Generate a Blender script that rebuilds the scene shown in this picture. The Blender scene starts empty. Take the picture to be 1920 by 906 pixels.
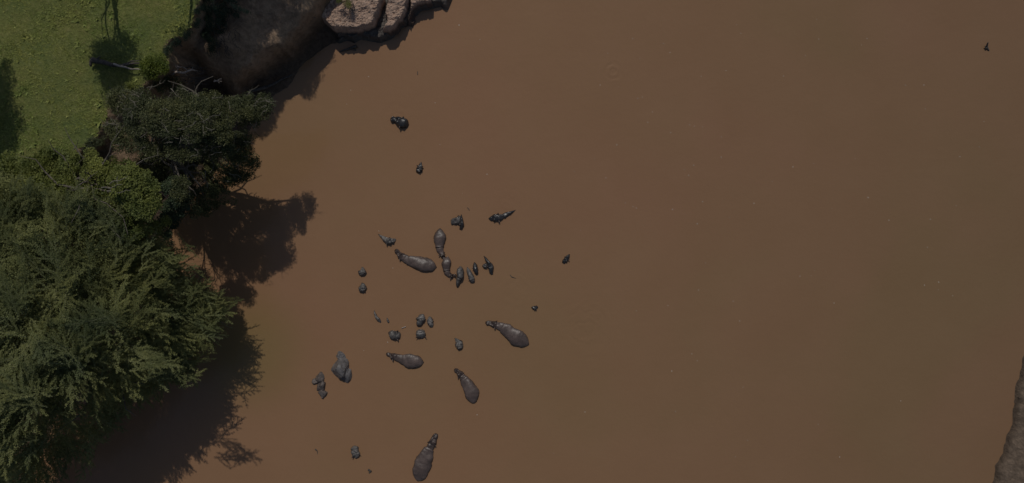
import bpy, math, random
import numpy as np
from mathutils import Vector, Matrix, noise

random.seed(7); rng = np.random.default_rng(7)
sc = bpy.context.scene
COL = sc.collection
R = math.radians

# ------------------------------------------------------------------ camera, sky, sun, exposure
CAM_H = 60.0
cam = bpy.data.objects.new('camera', bpy.data.cameras.new('camera'))
COL.objects.link(cam)
cam.location = (0, 0, CAM_H); cam.rotation_euler = (0, 0, 0)
cam.data.sensor_width = 36; cam.data.lens = 36*60/80
cam.data.clip_end = 2000
sc.camera = cam
SUN_EL = 52
w = bpy.data.worlds.new('World'); sc.world = w; w.use_nodes = True
nt = w.node_tree; nt.nodes.clear()
sky = nt.nodes.new('ShaderNodeTexSky'); sky.sky_type = 'NISHITA'; sky.sun_disc = False
sky.sun_elevation = R(SUN_EL); sky.sun_rotation = R(-7)
bg = nt.nodes.new('ShaderNodeBackground'); bg.inputs[1].default_value = 0.085
wo = nt.nodes.new('ShaderNodeOutputWorld')
nt.links.new(sky.outputs[0], bg.inputs[0]); nt.links.new(bg.outputs[0], wo.inputs[0])
sl = bpy.data.lights.new('sun', 'SUN'); sl.energy = 3.15; sl.angle = R(0.5); sl.color = (1, .955, .88)
so = bpy.data.objects.new('sun', sl); COL.objects.link(so)
sd = Vector((0.13*math.cos(R(SUN_EL)), -math.cos(R(SUN_EL)), -math.sin(R(SUN_EL))))
so.rotation_euler = sd.to_track_quat('-Z', 'Y').to_euler(); so.location = (-10, 40, 60)
sc.view_settings.view_transform = 'Standard'; sc.view_settings.look = 'None'
sc.view_settings.exposure = -1.0; sc.view_settings.gamma = 1

# ------------------------------------------------------------------ helpers
def P(px, py, z=0.0):
    """ground-truth point seen at photo pixel px,py when it lies at height z"""
    k = (CAM_H - z)/CAM_H/24.0
    return Vector(((px-960)*k, -(py-453)*k, z))

class MB:
    """collects numpy geometry and links it as ONE mesh"""
    def __init__(s): s.v = []; s.f = {3: [], 4: []}; s.n = 0
    def add(s, v, f):
        v = np.asarray(v, float).reshape(-1, 3); f = np.asarray(f, int)
        if len(f) == 0: return
        s.v.append(v); s.f[f.shape[1]].append(f + s.n); s.n += len(v)
    def build(s, name, mat, parent=None, smooth=False, attr=None):
        V = np.concatenate(s.v) if s.v else np.zeros((0, 3))
        if parent is not None:
            V = V - np.array(parent.location)
        me = bpy.data.meshes.new(name)
        tri = np.concatenate(s.f[3]) if s.f[3] else np.zeros((0, 3), int)
        qd = np.concatenate(s.f[4]) if s.f[4] else np.zeros((0, 4), int)
        me.vertices.add(len(V)); me.vertices.foreach_set('co', V.ravel())
        loops = np.concatenate([tri.ravel(), qd.ravel()])
        me.loops.add(len(loops)); me.loops.foreach_set('vertex_index', loops)
        npoly = len(tri)+len(qd)
        me.polygons.add(npoly)
        starts = np.concatenate([np.arange(len(tri))*3, len(tri)*3+np.arange(len(qd))*4])
        tot = np.concatenate([np.full(len(tri), 3), np.full(len(qd), 4)])
        me.polygons.foreach_set('loop_start', starts); me.polygons.foreach_set('loop_total', tot)
        me.polygons.foreach_set('use_smooth', np.full(npoly, smooth))
        if attr is not None:
            for k, a in attr.items():
                at = me.attributes.new(k, 'FLOAT', 'POINT'); at.data.foreach_set('value', np.asarray(a, float))
        me.update(calc_edges=True); me.validate()
        me.materials.append(mat)
        o = bpy.data.objects.new(name, me); COL.objects.link(o)
        if parent is not None: o.parent = parent
        return o

def tag(o, label=None, cat=None, group=None, kind=None):
    if label: o['label'] = label
    if cat: o['category'] = cat
    if group: o['group'] = group
    if kind: o['kind'] = kind
    return o

def thing(name, label, cat, loc, group=None):
    o = bpy.data.objects.new(name, None); COL.objects.link(o); o.location = loc; o.empty_display_size = .3
    return tag(o, label, cat, group)

def tube(mb, pts, rad, sides=5):
    pts = [Vector(p) for p in pts]; n = len(pts)
    if not hasattr(rad, '__len__'): rad = [rad]*n
    V = []
    for i, p in enumerate(pts):
        t = (pts[min(i+1, n-1)]-pts[max(i-1, 0)]).normalized()
        a = t.cross(Vector((0, 0, 1)));
        if a.length < .1: a = t.cross(Vector((1, 0, 0)))
        a.normalize(); b = t.cross(a)
        for k in range(sides):
            th = 2*math.pi*k/sides
            V.append(p + (a*math.cos(th)+b*math.sin(th))*rad[i])
    F = [(i*sides+k, i*sides+(k+1) % sides, (i+1)*sides+(k+1) % sides, (i+1)*sides+k) for i in range(n-1) for k in range(sides)]
    c0 = len(V); V.append(pts[0]); V.append(pts[-1])
    T = [(c0, (k+1) % sides, k) for k in range(sides)] + [(c0+1, (n-1)*sides+k, (n-1)*sides+(k+1) % sides) for k in range(sides)]
    V = [tuple(v) for v in V]
    off = mb.n
    mb.add(V, F); mb.f[3].append(np.array(T)+off)

def wob(a, b, n=6, amp=.12, sag=0.0):
    """wobbly path between two points"""
    a = Vector(a); b = Vector(b); L = (b-a).length; out = []
    ph = [random.uniform(0, 6) for _ in range(4)]
    for i in range(n+1):
        t = i/n; e = math.sin(math.pi*t)
        o = Vector((math.sin(ph[0]+t*5), math.sin(ph[1]+t*6), math.sin(ph[2]+t*5)*.6))*amp*L*e
        o.z += -sag*L*e
        out.append(a.lerp(b, t)+o)
    return out

def cards(c, ln, wd, up=.55, axis=None):
    """diamond leaf faces at centres c"""
    n = len(c)
    nr = rng.normal(size=(n, 3)); nr /= np.linalg.norm(nr, axis=1)[:, None]; nr[:, 2] = np.abs(nr[:, 2])
    nr = nr*(1-up)+np.array([0, 0, up]); nr /= np.linalg.norm(nr, axis=1)[:, None]
    if axis is None: axis = rng.normal(size=(n, 3))
    u = axis-nr*np.sum(axis*nr, axis=1)[:, None]; u /= np.linalg.norm(u, axis=1)[:, None]+1e-9
    v = np.cross(nr, u)
    s = rng.uniform(.7, 1.3, n)[:, None]
    V = np.stack([c-u*ln*s*.5, c+v*wd*s*.5, c+u*ln*s*.5, c-v*wd*s*.5], 1).reshape(-1, 3)
    F = np.arange(n*4).reshape(n, 4)
    return V, F

# ------------------------------------------------------------------ materials
def M(name):
    m = bpy.data.materials.new(name); m.use_nodes = True; n = m.node_tree; n.nodes.clear()
    o = n.nodes.new('ShaderNodeOutputMaterial'); b = n.nodes.new('ShaderNodeBsdfPrincipled')
    n.links.new(b.outputs[0], o.inputs[0]); return m, n, b, o
def N(n, t, **kw):
    x = n.nodes.new(t)
    for k, v in kw.items():
        if k.startswith('i_'): x.inputs[k[2:].replace('_', ' ')].default_value = v
        else: setattr(x, k, v)
    return x
def noise_node(n, scale, detail=4, rough=.55, vec=None):
    x = N(n, 'ShaderNodeTexNoise'); x.inputs['Scale'].default_value = scale; x.inputs['Detail'].default_value = detail; x.inputs['Roughness'].default_value = rough
    if vec is not None: n.links.new(vec, x.inputs['Vector'])
    return x
def ramp(n, fac, stops, interp='LINEAR'):
    x = n.nodes.new('ShaderNodeValToRGB'); x.color_ramp.interpolation = interp
    cr = x.color_ramp
    while len(cr.elements) < len(stops): cr.elements.new(.5)
    for e, (p, c) in zip(cr.elements, stops):
        e.position = p; e.color = (*c, 1) if len(c) == 3 else c
    n.links.new(fac, x.inputs[0]); return x
def mix(n, fac, a, b, mode='MIX'):
    x = n.nodes.new('ShaderNodeMix'); x.data_type = 'RGBA'; x.blend_type = mode
    for s, k in ((fac, 0), (a, 6), (b, 7)):
        if hasattr(s, 'links') or hasattr(s, 'is_linked'): n.links.new(s, x.inputs[k])
        else: x.inputs[k].default_value = s if k == 0 else (*s, 1)
    return x.outputs[2]
def bump(n, b, h, strength=.5, dist=.05, prev=None):
    x = n.nodes.new('ShaderNodeBump'); x.inputs['Strength'].default_value = strength; x.inputs['Distance'].default_value = dist
    n.links.new(h, x.inputs['Height'])
    if prev is not None: n.links.new(prev, x.inputs['Normal'])
    n.links.new(x.outputs[0], b.inputs['Normal']); return x.outputs[0]
def pos(n): return n.nodes.new('ShaderNodeNewGeometry').outputs['Position']

def leaf_mat(name, dark, mid, light, trans=.25, big=.35):
    m, n, b, o = M(name)
    g = n.nodes.new('ShaderNodeNewGeometry')
    r = ramp(n, g.outputs['Random Per Island'], [(0, dark), (.55, mid), (1, light)])
    nz = noise_node(n, big, 3, .6, g.outputs['Position'])
    f = ramp(n, nz.outputs[0], [(.35, (.62, .68, .66)), (.65, (1.25, 1.18, .95))])
    c = mix(n, 1.0, r.outputs[0], f.outputs[0], 'MULTIPLY')
    n.links.new(c, b.inputs['Base Color']); b.inputs['Roughness'].default_value = .55
    b.inputs['Specular IOR Level'].default_value = .25
    t = n.nodes.new('ShaderNodeBsdfTranslucent'); n.links.new(c, t.inputs[0])
    ms = n.nodes.new('ShaderNodeMixShader'); ms.inputs[0].default_value = trans
    n.links.new(b.outputs[0], ms.inputs[1]); n.links.new(t.outputs[0], ms.inputs[2]); n.links.new(ms.outputs[0], o.inputs[0])
    return m
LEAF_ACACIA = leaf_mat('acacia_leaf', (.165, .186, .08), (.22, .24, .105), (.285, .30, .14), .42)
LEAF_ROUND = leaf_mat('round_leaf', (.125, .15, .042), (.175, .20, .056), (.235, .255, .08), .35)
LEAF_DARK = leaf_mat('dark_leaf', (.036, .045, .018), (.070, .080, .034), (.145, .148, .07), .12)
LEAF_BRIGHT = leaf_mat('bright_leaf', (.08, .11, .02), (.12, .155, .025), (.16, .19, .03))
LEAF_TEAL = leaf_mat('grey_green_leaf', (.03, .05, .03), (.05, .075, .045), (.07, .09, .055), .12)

def wood_mat(name, a, bcol, rough=.85):
    m, n, b, o = M(name); p = pos(n)
    nz = noise_node(n, 9, 5, .6, p); r = ramp(n, nz.outputs[0], [(.3, a), (.7, bcol)])
    n.links.new(r.outputs[0], b.inputs['Base Color']); b.inputs['Roughness'].default_value = rough
    bump(n, b, nz.outputs[0], .6, .03); return m
BARK = wood_mat('bark', (.06, .05, .04), (.16, .135, .11))
TWIG = wood_mat('green_twig', (.11, .12, .06), (.18, .18, .10))
DEAD = wood_mat('bleached_wood', (.24, .2, .17), (.42, .36, .32))
GREYTWIG = wood_mat('grey_twig', (.12, .105, .08), (.24, .215, .17))
DEADDARK = wood_mat('dark_wood', (.035, .03, .026), (.12, .10, .085))

def mix_far(n, a, b):
    x = N(n, 'ShaderNodeMath', operation='MULTIPLY'); n.links.new(a.outputs['Fac'], x.inputs[0]); n.links.new(b.outputs['Fac'], x.inputs[1]); return x.outputs[0]
def ground_mat():
    m, n, b, o = M('bank_ground'); p = pos(n)
    at = n.nodes.new('ShaderNodeAttribute'); at.attribute_name = 'grassy'
    rt = n.nodes.new('ShaderNodeAttribute'); rt.attribute_name = 'far'
    n1 = noise_node(n, .35, 6, .6, p); n2 = noise_node(n, 3.0, 8, .65, p); n3 = noise_node(n, 14, 4, .7, p)
    mud = ramp(n, n1.outputs[0], [(.3, (.31, .215, .14)), (.55, (.38, .27, .18)), (.75, (.44, .32, .22))])
    mud2 = mix(n, .85, mud.outputs[0], ramp(n, n2.outputs[0], [(.3, (.5, .48, .46)), (.7, (1.15, 1.12, 1.1))]).outputs[0], 'MULTIPLY')
    far = ramp(n, n2.outputs[0], [(.3, (.12, .087, .063)), (.5, (.17, .125, .09)), (.72, (.26, .19, .135))])
    wt = n.nodes.new('ShaderNodeAttribute'); wt.attribute_name = 'wet'
    mud2 = mix(n, wt.outputs['Fac'], mud2, mix(n, 1.0, mud2, (.36, .35, .37), 'MULTIPLY'))  # low left-bank mud: wet tone plus painted shade below the lip
    mudm = mix(n, rt.outputs['Fac'], mud2, far.outputs[0])
    gr = ramp(n, n2.outputs[0], [(.3, (.12, .135, .042)), (.5, (.16, .175, .055)), (.68, (.21, .21, .08))])
    gr2 = mix(n, .8, gr.outputs[0], ramp(n, n1.outputs[0], [(.35, (.7, .85, .8)), (.65, (1.2, 1.1, 1.0))]).outputs[0], 'MULTIPLY')
    mudm = mix(n, mix_far(n, wt, rt), mudm, mix(n, 1.0, mudm, (.6, .58, .56), 'MULTIPLY'))
    c = mix(n, at.outputs['Fac'], mudm, gr2)
    n.links.new(c, b.inputs['Base Color']); b.inputs['Roughness'].default_value = .9
    b.inputs['Specular IOR Level'].default_value = .2
    vo = N(n, 'ShaderNodeTexVoronoi'); vo.feature = 'DISTANCE_TO_EDGE'; vo.inputs['Scale'].default_value = 1.3
    wv = noise_node(n, 1.5, 3, .6, p); va = n.nodes.new('ShaderNodeVectorMath'); va.operation = 'ADD'; n.links.new(p, va.inputs[0]); n.links.new(wv.outputs['Color'], va.inputs[1]); n.links.new(va.outputs[0], vo.inputs['Vector'])
    x = bump(n, b, n2.outputs[0], .9, .25); x = bump(n, b, ramp(n, vo.outputs[0], [(0, (0, 0, 0)), (.05, (1, 1, 1))]).outputs[0], .35, .06, x); bump(n, b, n3.outputs[0], .9, .07, x); return m
GROUND = ground_mat()

def grass_mat():
    m, n, b, o = M('grass'); g = n.nodes.new('ShaderNodeNewGeometry')
    r = ramp(n, g.outputs['Random Per Island'], [(0, (.155, .182, .044)), (.6, (.186, .217, .053)), (1, (.24, .262, .074))])
    nz = noise_node(n, .22, 4, .6, g.outputs['Position'])
    nb = noise_node(n, 1.4, 4, .6, g.outputs['Position'])
    f = ramp(n, nz.outputs[0], [(.35, (.78, .9, .8)), (.5, (1, 1, 1)), (.65, (1.18, 1.08, 1.1))])
    f2 = ramp(n, nb.outputs[0], [(.35, (.86, .9, .88)), (.6, (1.08, 1.06, 1.05))])
    c = mix(n, 1.0, mix(n, 1.0, r.outputs[0], f.outputs[0], 'MULTIPLY'), f2.outputs[0], 'MULTIPLY')
    n.links.new(c, b.inputs['Base Color']); b.inputs['Roughness'].default_value = .6; b.inputs['Specular IOR Level'].default_value = .2
    return m
GRASS = grass_mat()

def rock_mat(name, a, bcol, c_, sc_=2.2, gloss=.85, bs=.8, low_shade=False):
    m, n, b, o = M(name); p = pos(n)
    n1 = noise_node(n, sc_, 8, .65, p); n2 = noise_node(n, sc_*6, 6, .7, p)
    r = ramp(n, n1.outputs[0], [(.3, a), (.52, bcol), (.72, c_)])
    r2 = ramp(n, n2.outputs[0], [(.33, (.55, .52, .5)), (.6, (1.1, 1.08, 1.05))])
    c = mix(n, .8, r.outputs[0], r2.outputs[0], 'MULTIPLY')
    if low_shade:  # shade on the rock faces painted in: colour darkens towards the foot
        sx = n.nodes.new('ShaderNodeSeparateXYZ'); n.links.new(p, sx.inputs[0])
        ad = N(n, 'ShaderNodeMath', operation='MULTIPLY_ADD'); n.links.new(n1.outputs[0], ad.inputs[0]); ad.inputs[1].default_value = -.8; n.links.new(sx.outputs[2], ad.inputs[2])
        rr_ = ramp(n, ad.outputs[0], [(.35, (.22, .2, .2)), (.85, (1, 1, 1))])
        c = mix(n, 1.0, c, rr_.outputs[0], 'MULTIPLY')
    n.links.new(c, b.inputs['Base Color']); b.inputs['Roughness'].default_value = gloss
    x = bump(n, b, n1.outputs[0], bs, .1); bump(n, b, n2.outputs[0], bs, .04, x); return m
ROCK = rock_mat('tan_rock', (.26, .19, .15), (.44, .31, .235), (.54, .39, .30), low_shade=True)
ROCKDARK = rock_mat('painted_shade_rock', (.05, .042, .037), (.085, .07, .06), (.12, .10, .085), 1.5, .6)  # dark rock colour with the shade under the ledges painted in
BOULDER = rock_mat('grey_boulder', (.07, .065, .064), (.14, .13, .128), (.2, .185, .182), 2.5, .45, .6)
BOULDERTAN = rock_mat('brown_grey_boulder', (.06, .05, .045), (.12, .10, .09), (.19, .155, .14), 4, .5, .7)

def hide_mat(name, a, bcol, c_, rough=.41, bs=.35):
    m, n, b, o = M(name); p = pos(n)
    n1 = noise_node(n, 1.6, 5, .6, p); n2 = noise_node(n, 11, 5, .65, p)
    vo = N(n, 'ShaderNodeTexVoronoi'); vo.feature = 'DISTANCE_TO_EDGE'; vo.inputs['Scale'].default_value = 9; n.links.new(p, vo.inputs['Vector'])
    r = ramp(n, n1.outputs[0], [(.3, a), (.5, bcol), (.7, c_)])
    r2 = ramp(n, n2.outputs[0], [(.3, (.55, .55, .56)), (.65, (1.18, 1.14, 1.12))])
    c = mix(n, .75, r.outputs[0], r2.outputs[0], 'MULTIPLY')
    wa = n.nodes.new('ShaderNodeAttribute'); wa.attribute_name = 'wet'
    c = mix(n, wa.outputs['Fac'], c, mix(n, 1.0, c, (.5, .46, .44), 'MULTIPLY'))
    n.links.new(c, b.inputs['Base Color']); b.inputs['Roughness'].default_value = rough
    x = bump(n, b, n2.outputs[0], bs, .03)
    x = bump(n, b, ramp(n, vo.outputs[0], [(0, (0, 0, 0)), (.06, (1, 1, 1))]).outputs[0], bs*.5, .012, x); return m
HIDE = hide_mat('hippo_hide', (.066, .049, .041), (.095, .070, .060), (.132, .097, .083))
HIDEDARK = hide_mat('wet_dark_hide', (.018, .018, .020), (.03, .029, .03), (.05, .047, .045), .3)
HIDEGREY = hide_mat('pale_grey_hide', (.055, .050, .046), (.105, .096, .088), (.18, .165, .15), .4, .8)
EARM = hide_mat('ear_skin', (.04, .03, .028), (.07, .05, .045), (.11, .08, .07))

def water_mat():
    m, n, b, o = M('muddy_water'); p = pos(n)
    n1 = noise_node(n, .045, 3, .5, p); n2 = noise_node(n, .16, 4, .55, p)
    base = ramp(n, n1.outputs[0], [(.32, (.271, .148, .083)), (.5, (.264, .150, .081)), (.68, (.252, .151, .078))], 'EASE')
    v2 = ramp(n, n2.outputs[0], [(.3, (.975, .97, .96)), (.7, (1.025, 1.03, 1.04))])
    c = mix(n, 1.0, base.outputs[0], v2.outputs[0], 'MULTIPLY')
    sx = n.nodes.new('ShaderNodeSeparateXYZ'); n.links.new(p, sx.inputs[0])
    mr = n.nodes.new('ShaderNodeMapRange'); mr.inputs[1].default_value = -5; mr.inputs[2].default_value = 45
    mr.inputs[3].default_value = 0; mr.inputs[4].default_value = 1; n.links.new(sx.outputs[0], mr.inputs[0])
    right_tone = ramp(n, mr.outputs[0], [(0, (1, 1, 1)), (1, (.80, .85, .86))])  # water tone darkens gradually towards the right
    c = mix(n, 1.0, c, right_tone.outputs[0], 'MULTIPLY')
    # olive shallows beside the left bank
    vm = n.nodes.new('ShaderNodeVectorMath'); vm.operation = 'DISTANCE'; n.links.new(p, vm.inputs[0]); vm.inputs[1].default_value = P(470, 660)
    ol = ramp(n, vm.outputs['Value'], [(0, (1, 1, 1)), (1, (0, 0, 0))]); ol.color_ramp.elements[1].position = 1
    mr2 = n.nodes.new('ShaderNodeMapRange'); mr2.inputs[1].default_value = 1; mr2.inputs[2].default_value = 6; mr2.inputs[3].default_value = .8; mr2.inputs[4].default_value = 0
    mr2.interpolation_type = 'SMOOTHSTEP'; n.links.new(vm.outputs['Value'], mr2.inputs[0])
    c = mix(n, mr2.outputs[0], c, (.215, .145, .060))
    n.links.new(c, b.inputs['Base Color'])
    b.inputs['Roughness'].default_value = .12; b.inputs['IOR'].default_value = 1.33
    wv = noise_node(n, .9, 5, .6, p); wv2 = noise_node(n, 4.5, 3, .5, p)
    x = bump(n, b, wv.outputs[0], .10, .25); x = bump(n, b, wv2.outputs[0], .10, .04, x)
    # ripple rings where something has just dived
    for (px, py, r0, fq, st) in ((1150, 133, .85, 11, .55), (1100, 615, 2.3, 7, .35), (965, 545, 1.6, 8, .25), (745, 225, 1.6, 9, .2), (950, 385, 1.7, 8, .2)):
        d = n.nodes.new('ShaderNodeVectorMath'); d.operation = 'DISTANCE'; n.links.new(p, d.inputs[0]); d.inputs[1].default_value = P(px, py)
        nz = noise_node(n, 1.1, 2, .5, p)
        ad = N(n, 'ShaderNodeMath', operation='MULTIPLY_ADD'); n.links.new(nz.outputs[0], ad.inputs[0]); ad.inputs[1].default_value = .9*r0; n.links.new(d.outputs['Value'], ad.inputs[2])
        mu = N(n, 'ShaderNodeMath', operation='MULTIPLY'); n.links.new(ad.outputs[0], mu.inputs[0]); mu.inputs[1].default_value = fq
        si = N(n, 'ShaderNodeMath', operation='SINE'); n.links.new(mu.outputs[0], si.inputs[0])
        fo = n.nodes.new('ShaderNodeMapRange'); fo.interpolation_type = 'SMOOTHSTEP'; fo.inputs[1].default_value = r0*.5; fo.inputs[2].default_value = r0*1.3; fo.inputs[3].default_value = 1; fo.inputs[4].default_value = 0
        n.links.new(d.outputs['Value'], fo.inputs[0])
        m2 = N(n, 'ShaderNodeMath', operation='MULTIPLY'); n.links.new(si.outputs[0], m2.inputs[0]); n.links.new(fo.outputs[0], m2.inputs[1])
        x = bump(n, b, m2.outputs[0], st, .016 if r0 < 1 else .014, x)
    return m
WATER = water_mat()

# ------------------------------------------------------------------ terrain: both banks and the river bed as one sheet
def world_poly(pts, z): return [(P(x, y, z).x, P(x, y, z).y) for x, y in pts]
ZE, ZL = 6.3, 3.9
E = [(-8, 300), (-14, 80), (-20, 45)] + world_poly([(380, -150), (372, -40), (374, 0), (368, 30), (350, 60), (325, 75), (312, 90), (322, 112), (305, 135), (280, 150), (262, 165), (235, 180), (205, 205), (195, 235), (180, 262), (150, 280), (110, 330), (60, 420), (10, 520), (-60, 650), (-120, 800), (-160, 950)], ZE) + [(-52, -60), (-70, -300), (-400, -300), (-400, 300)]
Lp = [(10, 300), (-2, 80), (-11, 45)] + world_poly([(660, -150), (640, -60), (598, -10), (590, 12), (560, 45), (528, 85), (480, 110), (440, 140), (428, 158), (405, 190), (330, 230), (270, 300), (200, 380), (120, 480), (50, 600), (-20, 750), (-80, 950)], ZL) + [(-48, -60), (-66, -300), (-400, -300), (-400, 300)]
W = [(25, 300), (10, 80), (0, 45)] + world_poly([(900, -200), (862, -60), (842, -5), (800, 6), (765, 36), (722, 58), (690, 60), (645, 66), (634, 80), (612, 90), (594, 101), (572, 116), (556, 140), (538, 165), (505, 185), (490, 205), (470, 240), (420, 300), (350, 390), (270, 500), (190, 620), (120, 750), (60, 900), (0, 1050)], 0) + [(-42, -60), (-60, -300), (-400, -300), (-400, 300)]
FB = [(60, 300), (47, 60), (44, 20)] + world_poly([(1965, 400), (1935, 560), (1926, 640), (1912, 690), (1903, 740), (1895, 800), (1880, 850), (1866, 885), (1858, 906), (1850, 960)], 0) + [(33, -40), (30, -80), (25, -300), (400, -300), (400, 300)]

def sdist(poly, X, Y):
    """signed distance, positive inside"""
    p = np.array(poly); q = np.roll(p, -1, 0)
    d = np.full(X.shape, 1e9); ins = np.zeros(X.shape, bool)
    for (x0, y0), (x1, y1) in zip(p, q):
        dx, dy = x1-x0, y1-y0; L = dx*dx+dy*dy+1e-12
        t = np.clip(((X-x0)*dx+(Y-y0)*dy)/L, 0, 1)
        d = np.minimum(d, np.hypot(X-(x0+t*dx), Y-(y0+t*dy)))
        c = ((y0 > Y) != (y1 > Y)) & (X < (x1-x0)*(Y-y0)/((y1-y0) if y1 != y0 else 1e-12)+x0)
        ins ^= c
    return np.where(ins, d, -d)

_perm = rng.permutation(512)
def vnoise(X, Y, s, seed=0):
    x = X*s+seed*17.3; y = Y*s-seed*9.1
    xi = np.floor(x).astype(int); yi = np.floor(y).astype(int); fx = x-xi; fy = y-yi
    fx = fx*fx*(3-2*fx); fy = fy*fy*(3-2*fy)
    h = lambda a, b: _perm[(_perm[(a+seed) & 511]+b) & 511]/511.0
    return (h(xi, yi)*(1-fx)+h(xi+1, yi)*fx)*(1-fy)+(h(xi, yi+1)*(1-fx)+h(xi+1, yi+1)*fx)*fy
def fbm(X, Y, s, o=4, seed=0):
    a = 0; amp = .5; tot = 0
    for i in range(o): a = a+vnoise(X, Y, s*2**i, seed+i)*amp; tot += amp; amp *= .5
    return a/tot-.5
def sst(a, b, x): t = np.clip((x-a)/(b-a), 0, 1); return t*t*(3-2*t)

def terrain(X, Y):
    jx = fbm(X, Y, .9, 4, 3)*1.0; jx2 = fbm(X, Y, 3.0, 3, 5)*.5
    dE = sdist(E, X, Y)+jx*.5+jx2*.6; dL = sdist(Lp, X, Y)+jx*.7+jx2*.5; dW = sdist(W, X, Y)+jx*.5+jx2*.3
    top = ZE+fbm(X, Y, .12, 4, 1)*.9*sst(0, 6, dE)+fbm(X, Y, 1.3, 4, 2)*.12
    t = np.clip(-dE/(np.abs(-dE)+np.maximum(dL, 0)+1e-6), 0, 1)
    slab = (ZE-1.2)*(1-t)+ZL*t+fbm(X, Y, .5, 5, 6)*.7+np.abs(fbm(X, Y, .33, 3, 9))*.9
    slab -= np.abs(fbm(X, Y, 1.1, 4, 51))*.9+np.maximum(0, fbm(X, Y, .45, 2, 57))*1.2
    for hx, hy, hr, hd in ((330, 118, 1.2, 2.4), (355, 150, 1.6, 2.6), (392, 172, 1.6, 2.2), (390, 25, 1.3, 1.4)):
        c_ = P(hx, hy, 4.5); slab -= hd*np.exp(-((X-c_.x)**2+(Y-c_.y)**2)/hr**2)
    t2 = np.clip(-dL/(np.abs(-dL)+np.maximum(dW, 0)+1e-6), 0, 1)
    flat = .75*(1-t2)+.06+fbm(X, Y, 1.2, 4, 11)*.16
    ter = np.floor(flat/.1)*.1; flat = flat*.4+ter*.6
    bed = -np.minimum(-dW*.45, 2.2)-.02
    z = np.where(dW > 0, flat, bed)
    a = sst(-.35, .12, dL); z = z*(1-a)+slab*a
    a = sst(-.4, .05, dE); z = z*(1-a)+top*a
    dF = sdist(FB, X, Y)+jx*.5+jx2*.3
    fz = np.where(dF < .25, dF*1.6, .4+(dF-.25)*.5); fz = np.minimum(fz, 1.75+(dF-2.5)*.12)+fbm(X, Y, 1.6, 5, 20)*.4*sst(0, 1, dF)+(fbm(X, Y, 4, 3, 31))*.34*sst(0, .4, dF)
    z = np.where(dF > -.0, np.maximum(fz, .02), np.where(X > 15, np.maximum(dF*.5, -2.2)-.03, z))
    return z, dE, dL, dW, dF

def lines(segs):
    out = []
    for a, b, s in segs: out += list(np.arange(a, b, s))
    out.append(segs[-1][1]); return np.array(out)
gx = lines([(-400, -100, 30), (-100, -48, 4), (-48, -41, .6), (-41, -4, .2), (-4, 30, 2.0), (30, 36, .8), (36, 43, .18), (43, 60, 1.5), (60, 400, 30)])
gy = lines([(-300, -60, 30), (-60, -24, 3), (-24, -19.5, .6), (-19.5, 20.5, .2), (20.5, 30, .8), (30, 60, 3), (60, 300, 30)])
X, Y = np.meshgrid(gx, gy)
Z, dE, dL, dW, dF = terrain(X, Y)
nx, ny = len(gx), len(gy)
ii = (np.arange(ny-1)[:, None]*nx+np.arange(nx-1)[None]).ravel()
mb = MB(); mb.add(np.stack([X, Y, Z], -1).reshape(-1, 3), np.stack([ii, ii+1, ii+1+nx, ii+nx], 1))
grassy = np.clip(sst(-.05, .25, dE)+sst(8, 16, dF), 0, 1)
o = mb.build('river_bank', GROUND, smooth=True, attr={'grassy': grassy.ravel(), 'far': sst(-1, 0, dF).ravel(), 'wet': np.where(X < 15, sst(3.2, 1.0, Z), sst(.45, .08, Z)).ravel()})  # left bank mask also carries the painted shade of the drop; right is wet edge
tag(o, kind='structure')
def zat(x, y):
    z = terrain(np.array([[x]]), np.array([[y]]))[0]; return float(z[0, 0])

mb = MB(); mb.add([(-450, -400, 0), (450, -400, 0), (450, 400, 0), (-450, 400, 0)], [(0, 1, 2, 3)])
tag(mb.build('river_water', WATER), kind='structure')

# ------------------------------------------------------------------ rock ledges at the top of the bank
def ledge(name, poly, ztop, zbase, mat, label, cell=.07, edge=.22, rough=.38, tilt=(0, 0), seed=0, parent=None):
    wp = world_poly(poly, ztop); a = np.array(wp)
    x0, y0 = a.min(0)-.5; x1, y1 = a.max(0)+.5
    gx = np.arange(x0, x1, cell); gy = np.arange(y0, y1, cell); X, Y = np.meshgrid(gx, gy)
    d = sdist(wp, X, Y)+.16+fbm(X, Y, 1.2, 5, seed)*.6
    crag = (.35-np.abs(fbm(X, Y, 1.7, 3, seed+3))*1.3-np.abs(fbm(X, Y, 5.5, 3, seed+4))*1.0)*rough
    z = zbase+(ztop-zbase+crag+fbm(X, Y, .7, 3, seed+8)*.5+tilt[0]*(X-X.mean())+tilt[1]*(Y-Y.mean()))*sst(-.12, edge, d)
    z = np.where(d < -.12, zbase-.3, z)
    # let the face lean out a little so the rim overhangs
    k = sst(zbase, ztop, z)
    nx, ny = len(gx), len(gy)
    ii = (np.arange(ny-1)[:, None]*nx+np.arange(nx-1)[None])
    keep = (d > -.25); kk = keep[:-1, :-1] & keep[1:, :-1] & keep[:-1, 1:] & keep[1:, 1:]
    ii = ii[kk]
    V = np.stack([X+.0*k, Y, z], -1).reshape(-1, 3); F = np.stack([ii, ii+1, ii+1+nx, ii+nx], 1)
    used = np.unique(F); rm = np.full(len(V), -1); rm[used] = np.arange(len(used))
    mb = MB(); mb.add(V[used], rm[F]); o = mb.build(name, mat, parent, smooth=False)
    if label: tag(o, label, 'rock')
    return o
ledge('rock_shelf', [(585, -120), (596, 20), (618, 52), (632, 69), (660, 72), (690, 70), (712, 75), (735, 62), (760, 46), (775, 24), (790, 11), (812, 10), (835, 8), (848, -10), (860, -120)], .75, -.3, ROCKDARK, 'low rock shelf painted dark as shade under the tan ledges at the top waterline', seed=40, rough=.25, edge=.45)
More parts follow.
